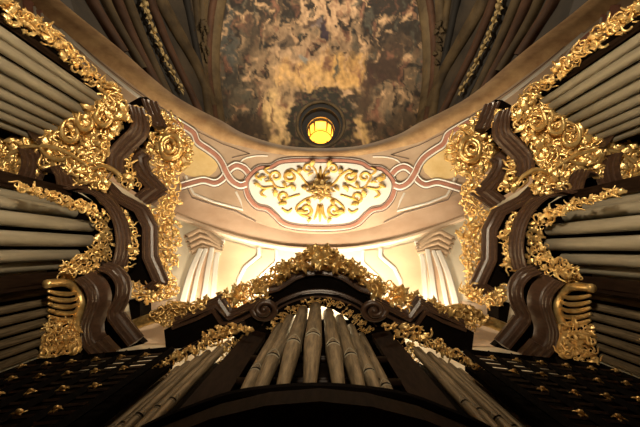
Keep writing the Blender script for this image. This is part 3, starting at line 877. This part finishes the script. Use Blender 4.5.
    carving([(92, 190), (110, 204), (128, 214), (136, 230), (135, 256), (128, 270), (120, 268), (124, 246), (119, 222), (106, 204)], 4.3, sd + 8, case, size=3.6, d=3.8)
    carving([(138, 205), (156, 210), (170, 214), (179, 226), (176, 250), (172, 276), (170, 292), (160, 282), (153, 260), (153, 230), (148, 216)], 4.75, sd + 9, case, size=4.2, d=4.0)
    carving([(132, 284), (150, 288), (172, 282), (181, 290), (164, 298), (148, 302), (134, 298)], 4.5, sd + 10, case, size=4.0, d=4.0)
    carving([(62, 160), (84, 162), (110, 184), (104, 192), (84, 189), (70, 184)], 4.2, sd + 14, case, size=4.4, d=4.4)
    board('carved_ground', [(52, 134), (66, 123), (90, 108), (104, 102), (112, 98), (124, 106), (120, 124), (108, 140), (100, 156), (84, 164), (60, 160), (20, 158), (-6, 160), (-6, 148), (40, 144)], 4.42, .03, M['gold'], case)
    board('carved_ground', [(152, 112), (164, 118), (182, 138), (184, 156), (168, 166), (150, 152), (150, 138)], 5.14, .03, M['gold_dark'], case)
    mb = MB()                               # eye of the carved wing
    c = P(171, 147, 4.9); pts = [c + Vector((.15 * math.cos(q) * SIDE, .19 * math.sin(q), .02 * math.sin(3 * q))) for q in [2 * PI * i / 20 for i in range(21)]]
    mb.tube(pts, .045, 6); mb.tube([p + (c - p) * .45 + Vector((0, 0, -.05)) for p in pts], .03, 6)
    link_mesh('shell_eye', mb, G, case)
    # large gilded C-scrolls sweeping through the upper carving
    mb = MB()
    for pth in ([(66, 120), (62, 128), (64, 138), (72, 142), (78, 136), (76, 128)], [(80, 112), (78, 122), (84, 130), (92, 126), (92, 118)], [(92, 170), (104, 166), (116, 172), (122, 178)],
                [(6, 158), (22, 148), (44, 146), (66, 152), (88, 166)], [(100, 106), (96, 118), (104, 126), (112, 120)], [(40, 148), (48, 156), (60, 160), (72, 156)]):
        tube_px(mb, pth, 4.12, .032, 8)
    link_mesh('scroll', mb, G, case)
    # pierced shell beside the lower row
    z = zvert(80, 310, 3.72)
    root = carving([(44, 322), (56, 318), (72, 322), (74, 334), (78, 350), (64, 352), (48, 364), (36, 362), (42, 346)], z, sd + 11, case, name='pipe_shade', size=3.6, d=4.2, tilt=.3)
    mb = MB()
    tube_px(mb, [(46, 284), (66, 283), (78, 291), (81, 304), (77, 318), (74, 332), (77, 346), (72, 352)], z, .045, 8, taper=False)
    for k in range(5):
        y = 288 + k * 6.5
        tube_px(mb, [(79 - k * .6, y + 3), (70, y + 6), (58, y + 5.5), (48, y + 3 - k * .3)], z, .026, 8)
    for k in range(3): tube_px(mb, [(76, 326 + k * 8), (66, 330 + k * 9), (56, 328 + k * 10)], z, .026, 8)
    link_mesh('shell', mb, G, root)
    carving([(-6, 380), (8, 374), (15, 380), (12, 390), (-6, 402)], zvert(20, 385, 3.5), sd + 12, case, size=4.4, d=4.4, m=M['gold_dark'])
    carving([(58, 274), (70, 272), (74, 280), (62, 283)], zvert(76, 278, 3.9), sd + 13, case, size=3.2, d=3.6)
    # gilded beam with leaves that ties the case to the wall
    mb = MB()
    tube_px(mb, [(134, 325), (150, 319), (172, 314), (190, 310), (206, 306)], 4.3, .07, 10, taper=False)
    tube_px(mb, [(158, 312), (176, 306), (194, 307)], 4.3, .06, 10)
    o = link_mesh('gilded_bracket', mb, M['gold_dark'], case)
    c2 = carving([(150, 316), (162, 305), (196, 305), (206, 311), (190, 319), (168, 327), (160, 324)], 4.22, sd + 15, case, size=4.2, d=4.8, m=M['gold_dark'])
    # dark brace under the beam
    board('soffit_board', [(128, 300), (140, 300), (140, 320), (132, 324)], 4.6, .3, BK, case)

    # --- lattice screen
    a = P(172, 350, 3.0); b = P(84, 358, 3.0)
    a2 = Vector((a.x, a.y, 0)); b2 = Vector((b.x, b.y, 0)); b2 = a2 + (b2 - a2) * 1.55
    tt = (b2 - a2); Ln = tt.length; tt.normalize(); nn = Vector((-tt.y, tt.x, 0))
    if nn.dot(-a2) < 0: nn = -nn
    scr = empty('lattice_screen', a2 + tt * Ln / 2 + Vector((0, 0, EYE + 1.3)), 'dark pierced wooden lattice with small gilded rosettes below the %s case' % S, 'lattice screen')
    def bar(u0, z0, u1, z1, w, d, off=0.):
        mb = MB(); pa = a2 + tt * u0 + nn * off; pb = a2 + tt * u1 + nn * off
        mb.tube([Vector((pa.x, pa.y, z0 + EYE)), Vector((pb.x, pb.y, z1 + EYE))], w, 4); return mb
    fr = MB()
    for args in ((0, 3.0, Ln, 3.0), (0, 1.3, Ln, 1.3), (0, 1.3, 0, 3.0), (Ln, 1.3, Ln, 3.0)):
        m2 = bar(*args, .03, .05); fr.add(m2.v, m2.f)
    link_mesh('frame', fr, BK, scr, False)
    st_ = MB(); nst = 6
    for i in range(1, nst):
        m2 = bar(Ln * i / nst, 1.3, Ln * i / nst, 3.0, .028, .03, .01); st_.add(m2.v, m2.f)
    link_mesh('stile', st_, BK, scr, False)
    sl = MB(); nz = 17
    for k in range(1, nz):
        m2 = bar(0, 1.3 + 1.7 * k / nz, Ln, 1.3 + 1.7 * k / nz, .012, .02); sl.add(m2.v, m2.f)
    link_mesh('slat', sl, WB, scr, False)
    bk = MB(); pa, pb = a2 - nn * .12, b2 - nn * .12
    bk.prism([pa, pb, pb - nn * .04, pa - nn * .04], 1.3 + EYE, 3.0 + EYE); link_mesh('back_panel', bk, BK, scr, False)
    rng = random.Random(sd + 50)
    for i in range(nst):
        for k in range(5):
            u = Ln * (i + .5) / nst; z = 1.55 + k * .30
            c = a2 + tt * u + nn * .03 + Vector((0, 0, z + EYE)); mb = MB()
            for j in range(5):
                q = 2 * PI * j / 5 + .3
                leaf(mb, c + (tt * math.cos(q) + Vector((0, 0, 1)) * math.sin(q)) * .014, tt, Vector((0, 0, 1)), nn, .038, rng, q)
            mb.sphere(c + nn * .02, .018, 6, 4)
            link_mesh('rosette', mb, M['gold_dark'], scr)
SIDE = 1.; side_case(); SIDE = -1.; side_case(); SIDE = 1.

# ------------------------------------------------------------------ centre case
mid = empty('organ_case', Vector((0, 1.1, 0)), 'low central organ case with curved gilded pediment in front of bright wall', 'organ case')
W, WB, G, BK = M['wood'], M['wood_brown'], M['gold'], M['black_wood']
def mirpx(p):
    dx, dy = p[0] - 320, p[1] - 213.5
    x = dx * cr + dy * sr; y = -dx * sr + dy * cr
    return (320 - x * cr - y * sr, 213.5 - x * sr + y * cr)
def sym(h): return list(h) + [mirpx(p) for p in h[::-1]][1:]      # h ends on the axis
# pediment over the pipes
molding('pediment_cornice', sym([(268, 295), (279, 293), (287, 288), (296, 282), (307, 278.5), (320, 277.5)]), 4.35, CROWN, WB, mid, scale=.95)
molding('arch_molding', sym([(262, 326), (270, 318), (281, 308), (300, 300), (320, 297.5)]), 4.1, FACIA, WB, mid, scale=.6)
board('soffit_board', sym([(265, 295), (279, 291), (287, 286), (296, 280), (307, 276), (320, 275)]) + sym([(262, 325), (281, 307), (300, 299), (320, 297)])[::-1], 4.35, .12, BK, mid)
board('lace_backing', sym([(252, 330), (262, 321), (279, 304), (300, 295), (320, 293)]) + sym([(272, 338), (281, 328), (292, 317), (306, 309), (320, 306)])[::-1], 4.14, .03, BK, mid)
board('roof_board', sym([(236, 330), (254, 316), (268, 316), (288, 320), (320, 320)]) + sym([(226, 362), (320, 356)])[::-1], 4.28, .05, BK, mid)
def centre_half():
    sd = 0 if SIDE > 0 else 700
    S = 'left' if SIDE > 0 else 'right'
    molding('cornice', [(264, 310), (252, 316), (240, 322), (228, 326), (220, 325), (212, 313), (196, 321), (172, 330)], 4.05, CROWN, WB, mid, sm=False, scale=.9)
    board('soffit_board', [(272, 296), (258, 306), (244, 313), (228, 321), (215, 308), (190, 318), (164, 330), (166, 350), (200, 346), (236, 336), (262, 325)], 4.1, .12, BK, mid)
    mb = MB(); c = P(265, 309, 4.0); pts = []; rad = []
    for i in range(32):
        t = i / 31; q = t * 2 * PI * 1.7; r = .16 * (1 - .78 * t)
        pts.append(c + Vector((-r * math.cos(q) * SIDE, r * .8 * math.sin(q), .03 - .12 * t))); rad.append(.042 * (1 - .35 * t))
    mb.tube(pts, rad, 8); mb.sphere(c + Vector((0, 0, -.04)), .05, 10, 6)
    link_mesh('volute', mb, WB, mid)
    # stile between the middle pipes and the flank
    def stile(x, y, Z, wpx, zb, m=WB, dep=.08, name='stile'):
        p = P(x, y, Z); h = Vector((p.x * .3, p.y, 0)).normalized(); t = Vector((-h.y, h.x, 0)); w = wpx * Z / F_PX / 2
        mb = MB(); mb.prism([p - t * w, p + t * w, p + t * w + h * dep, p - t * w + h * dep], zb + EYE, Z + EYE)
        link_mesh(name, mb, m, mid, False)
    stile(258, 331, 3.9, 17, 1.2, M['panel'])
    # back panel behind the flank pipes and low behind the middle pipes
    mb = MB(); pts = [P(x, y, 3.5) for x, y in ((252, 342), (225, 350), (190, 368), (160, 384))]
    pts = [p + Vector((p.x * .25, p.y, 0)).normalized() * .14 for p in pts]
    mb.prism(pts + [p + Vector((0, .05, 0)) for p in pts[::-1]], 0, 3.7 + EYE); link_mesh('back_panel', mb, BK, mid, False)
    # end wall next to the lattice
    pe = P(158, 380, 3.1); mb = MB(); h = Vector((pe.x, pe.y, 0)).normalized(); t = Vector((-h.y, h.x, 0))
    mb.prism([pe - t * .035, pe + t * .035, pe + t * .035 + h * .08, pe - t * .035 + h * .08], 0, 3.1 + EYE)
    link_mesh('stile', mb, M['panel'], mid, False)
    # flank frieze on top of the pipes
    molding('cornice', [(244, 331), (226, 338), (206, 347), (186, 357), (164, 368), (152, 374)], 3.55, SMALLCROWN, W, mid, scale=.8)
    fl = [(229, 343, 3.45, .046), (220, 348, 3.42, .046), (208, 353, 3.4, .05), (198, 359, 3.35, .05), (188, 364, 3.3, .05), (178, 369, 3.25, .048), (169, 375, 3.2, .045)]
    for i, (x, y, z, r) in enumerate(fl):
        b = P(x, y, z)
        mouth_pipe(b, z, r * .84, 1.2, 'slim aged pipe, %s from the panelled stile on the %s flank of central case' % (ORD[i], S), 'slim pipes on the %s flank of the central case' % S, i)
    # carving
    carving([(320, 245), (311, 249), (302, 256), (292, 261), (280, 265), (266, 274), (256, 282), (262, 289), (284, 281), (298, 273), (310, 270), (320, 270)], 4.5, sd + 21, mid, 'cresting', 4.6, 4.2)
    carving([(266, 279), (252, 281), (238, 287), (224, 295), (206, 302), (192, 308), (178, 320), (190, 321), (204, 314), (213, 307), (222, 318), (240, 316), (254, 309), (268, 300)], 4.3, sd + 22, mid, 'cresting', 4.3, 4.8)
    carving([(266, 328), (274, 319), (286, 309), (302, 302), (320, 299.5), (320, 305), (306, 307.5), (292, 315), (281, 325), (272, 334)], 4.05, sd + 23, mid, 'pipe_shade', 2.5, 2.7, tilt=.3)
    carving([(214, 329), (236, 325), (252, 327), (246, 333), (230, 337), (212, 345), (190, 354), (166, 366), (148, 372), (164, 360), (190, 347)], 3.5, sd + 24, mid, 'pipe_shade', 4.4, 4.0, tilt=.3)
    carving([(222, 344), (234, 339), (243, 341), (242, 350), (232, 362), (221, 367)], zvert(232, 345, 3.45), sd + 25, mid, 'pipe_shade', 2.9, 3.1, tilt=.3)
    carving([(162, 366), (146, 372), (122, 386), (100, 394), (104, 398), (128, 390), (150, 379), (166, 371)], 2.95, sd + 26, mid, 'carving', 3.2, 3.2, M['gold'], tilt=.3)
    for (x, y, L, k) in ((319, 262, .20, 8), (311, 254, .14, 7), (300, 266, .15, 7), (282, 271, .13, 7), (236, 296, .17, 7), (258, 290, .15, 7), (206, 308, .15, 6), (222, 303, .12, 6)):
        mb = MB(); rg = random.Random(int(x) + sd); c = P(x, y, 4.3); e1, e2, nq = frame_at(c, .5)
        for q in range(k):
            an = 2 * PI * q / k + rg.uniform(-.3, .3)
            leaf(mb, c + (e1 * math.cos(an) + e2 * math.sin(an)) * L * .3, e1, e2, nq, L, rg, an)
        mb.sphere(c, .06, 8, 5)
        link_mesh('acanthus', mb, G, mid)
    mb = MB()                               # leafy scrolls rising on the pediment
    tube_px(mb, [(264, 288), (278, 279), (292, 268), (306, 266), (314, 272)], 4.46, .05, 8)
    tube_px(mb, [(302, 270), (296, 262), (302, 256), (309, 260)], 4.46, .04, 8)
    tube_px(mb, [(204, 306), (216, 300), (232, 298), (248, 292)], 4.4, .045, 8)
    link_mesh('scroll', mb, G, mid)
    rng = random.Random(sd + 31)
    for (x, y) in ((313, 252), (304, 257), (288, 266), (262, 284), (226, 296), (206, 303), (240, 291)):
        mb = MB(); c = P(x, y, 4.42); mb.sphere(c, .05, 8, 5)
        for k in range(5):
            q = 2 * PI * k / 5
            leaf(mb, c + Vector((math.cos(q), math.sin(q), -.3)) * .05, Vector((1, 0, 0)), Vector((0, 1, 0)), Vector((0, 0, -1)), .13, rng, q)
        link_mesh('flower', mb, M['gold_dark'], mid)

def mouth_pipe(b, Z, r, zb, label, group, seed, zm=None):
    """open pipe with tapered foot and a pointed mouth; stands upright"""
    r *= .82; base = Vector((b.x, b.y, zb + EYE)); H = Z - zb
    zm = (zm if zm is not None else zb + H * .42) - zb
    root = empty('organ_pipe', base, label, 'organ pipe', group)
    t = r * .1
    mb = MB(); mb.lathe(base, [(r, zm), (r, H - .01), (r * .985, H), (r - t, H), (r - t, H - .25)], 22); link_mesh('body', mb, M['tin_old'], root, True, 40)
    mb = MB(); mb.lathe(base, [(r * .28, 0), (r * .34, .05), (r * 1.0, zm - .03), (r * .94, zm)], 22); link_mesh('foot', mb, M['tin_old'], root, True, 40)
    # mouth: dark slit with pressed lips, on the side that faces the loft
    f = Vector((-b.x * .4, -b.y, 0)).normalized(); s = Vector((-f.y, f.x, 0))
    mb = MB(); vs = []
    for i in range(9):
        u = -1 + i / 4; q = u * .85
        d = f * math.cos(q) + s * math.sin(q)
        vs.append(base + d * (r * 1.02) + Vector((0, 0, zm)))
        vs.append(base + d * (r * 1.03) + Vector((0, 0, zm + r * .42)))
    mb.add(vs, [(2 * i, 2 * i + 2, 2 * i + 3, 2 * i + 1) for i in range(8)])
    link_mesh('mouth', mb, M['black_wood'], root)
    mb = MB()
    pts = []
    for i in range(13):
        u = -1 + i / 6; q = u * .9
        d = f * math.cos(q) + s * math.sin(q)
        pts.append(base + d * (r * 1.03) + Vector((0, 0, zm + r * .45 + (1 - abs(u)) * r * 1.5)))
    mb.tube(pts, r * .07, 5)
    pts = [base + (f * math.cos(q) + s * math.sin(q)) * (r * 1.0) + Vector((0, 0, zm - .015)) for q in [-.95 + 1.9 * i / 8 for i in range(9)]]
    mb.tube(pts, r * .09, 5)
    link_mesh('lip', mb, M['tin'], root)
    return root
mirrored(centre_half)
cp = [(279.5, 327, 230, 389, .078), (290, 319, 256, 387, .088), (303, 311, 282.5, 387, .098), (315.5, 307.5, 310, 387, .106), (328.5, 313, 334, 388, .096), (339.5, 319, 359, 391, .09), (351, 328, 376, 394, .078), (361, 336, 391, 398, .07)]
CN = ['outermost left pipe', 'second pipe from the left', 'third pipe from the left', 'tallest and thickest pipe', 'pipe just right of the tallest', 'third pipe from the right', 'second pipe from the right', 'outermost right pipe']
for i, (x0, y0, x1, y1, r) in enumerate(cp):
    d0 = ray(x0, y0); d1 = ray(x1, y1)
    Zt = 4.0 - abs(i - 3.2) * .03
    b = d0 * Zt
    k = math.hypot(b.x, b.y) / math.hypot(d1.x, d1.y)
    mouth_pipe(Vector((b.x, b.y, 0)), Zt, r * .80, 1.45, CN[i] + ' under the gilded arch of central case', 'middle pipes of the central case', i, zm=2.55 - abs(i - 3.3) * .03)
# rails behind the pipes, toe board, low back
mb = MB()
for z in (2.0, 2.55, 3.05): mb.tube([Vector((-.62, 1.0, z + EYE)), Vector((.62, 1.0, z + EYE))], .03, 6)
link_mesh('rail', mb, W, mid)
mb = MB(); mb.prism([Vector((-1.05, 1.22, 0)), Vector((1.05, 1.22, 0)), Vector((1.05, 1.27, 0)), Vector((-1.05, 1.27, 0))], 0, 3.72 + EYE)
link_mesh('back_panel', mb, BK, mid, False)
mb = MB(); tb = [P(x, y, 1.2) for x, y in sym([(40, 520), (130, 440), (220, 404), (270, 392), (320, 388)])]
mb.prism(tb + [Vector((1.7, 1.35, 0)), Vector((-1.7, 1.35, 0))], 1.2 - .1 + EYE, 1.2 + EYE); link_mesh('toe_board', mb, M['panel'], mid, False)
# bowed impost in front
path = sym([(-20, 580), (60, 500), (140, 444), (200, 418), (237, 406), (280, 400.5), (320, 399)])
NOSE = [(0, 0), (.02, -.02), (.05, -.02), (.07, .0), (.075, .03), (.06, .055), (.04, .065), (.03, .10), (0, .10)]
molding('impost_molding', path, 1.5, NOSE, BK, mid, scale=.8)
mb = MB(); sweep(mb, [P(p[0], p[1], 1.5) for p in smooth_path(path, 5)], [(.01, -3.1), (.03, -3.1), (.03, 0), (.01, 0)])
link_mesh('impost_front', mb, BK, mid)

# ------------------------------------------------------------------ loft floor
mb = MB(); mb.prism([Vector((-7, -9, 0)), Vector((7, -9, 0)), Vector((7, 3, 0)), Vector((-7, 3, 0))], -.12, 0.)
struct(link_mesh('floor', mb, M['floor'], None, False))

# ------------------------------------------------------------------ light
WARM = (1., .81, .56)
def spot(name, loc, tgt, power, size=90, blend=.6, rad=.12, col=WARM):
    l = bpy.data.lights.new(name, 'SPOT'); l.energy = power; l.color = col; l.spot_size = math.radians(size); l.spot_blend = blend; l.shadow_soft_size = rad
    o = bpy.data.objects.new(name, l); C.objects.link(o); o.location = loc
    o.rotation_euler = (Vector(tgt) - Vector(loc)).to_track_quat('-Z', 'Y').to_euler(); return o
def point(name, loc, power, rad=.15, col=WARM):
    l = bpy.data.lights.new(name, 'POINT'); l.energy = power; l.color = col; l.shadow_soft_size = rad
    o = bpy.data.objects.new(name, l); C.objects.link(o); o.location = loc; return o
for x in (-.8, .8):
    spot('uplight', (x * .7, .95, EYE + 4.75), (x * .3, -1.3, EYE + 8), 820, 105, .9, .12, (1., .86, .65))
    spot('uplight', (x * 1.75, 1.0, EYE + 4.5), (x * 2.4, -.6, EYE + 8), 210, 120, .9, .12, (1., .84, .62))  # extra pair, added to brighten the sides of the cove
    spot('soffit_corner_fill', (x * 4.3, -1.3, EYE + 5.1), (x * 7.4, -5.2, EYE + 9), 210, 110, .9, .12, (1., .80, .54))  # added fill over the side cases, lifts the dim far soffit corners
    point('cornice_lamp', (x * 1.1, 1.05, EYE + 4.85), 22, .1)
    spot('loft_flood', (-x * .6, -1.9, 1.0), (x * 4.1, -1.4, EYE + 4.4), 900, 62, .9)
spot('fresco_fill', (0, DC + 3.5, DZ + .5), (0, DC - 3.2, DZ + 13), 13000, 80, 1., .4, (1., .86, .66))  # added fill with no fixture, brightens the far side of the fresco
point('dome_side_fill', (0, DC - 2, DZ + 5), 1900, .5)  # weak fill, put in to lift the dark ribs at the dome's sides
spot('front_fill', (0, -1.7, 1.1), (0, .9, EYE + 4.6), 340, 52, .9)  # added fill from behind the eye, brightens the centre case's pipes and crest
point('lantern_lamp', (ax.x, ax.y, ax.z + 4), 260, .2, (1., .66, .25))
w = bpy.data.worlds.new('world'); bpy.context.scene.world = w; w.use_nodes = True
w.node_tree.nodes['Background'].inputs[0].default_value = (1., .72, .45, 1)
w.node_tree.nodes['Background'].inputs[1].default_value = .05

# ------------------------------------------------------------------ camera
cam = bpy.data.cameras.new('camera'); co = bpy.data.objects.new('camera', cam); C.objects.link(co)
cam.sensor_width = 36; cam.lens = 36 * F_PX / 640; cam.clip_start = .05; cam.clip_end = 200
Rt = Vector((1, 0, 0)); Up = Vector((0, -ct, -st)); Bk = -Vector((0, -st, ct))
r_ = Rt * cr + Up * sr; u_ = Up * cr - Rt * sr
m = Matrix((r_, u_, Bk)).transposed().to_4x4(); m.translation = O
co.matrix_world = m
sc = bpy.context.scene; sc.camera = co
sc.view_settings.view_transform = 'Standard'; sc.view_settings.look = 'None'; sc.view_settings.gamma = 1; sc.view_settings.exposure = .3
for o in bpy.data.objects:
    if 'shifted' in o: del o['shifted']
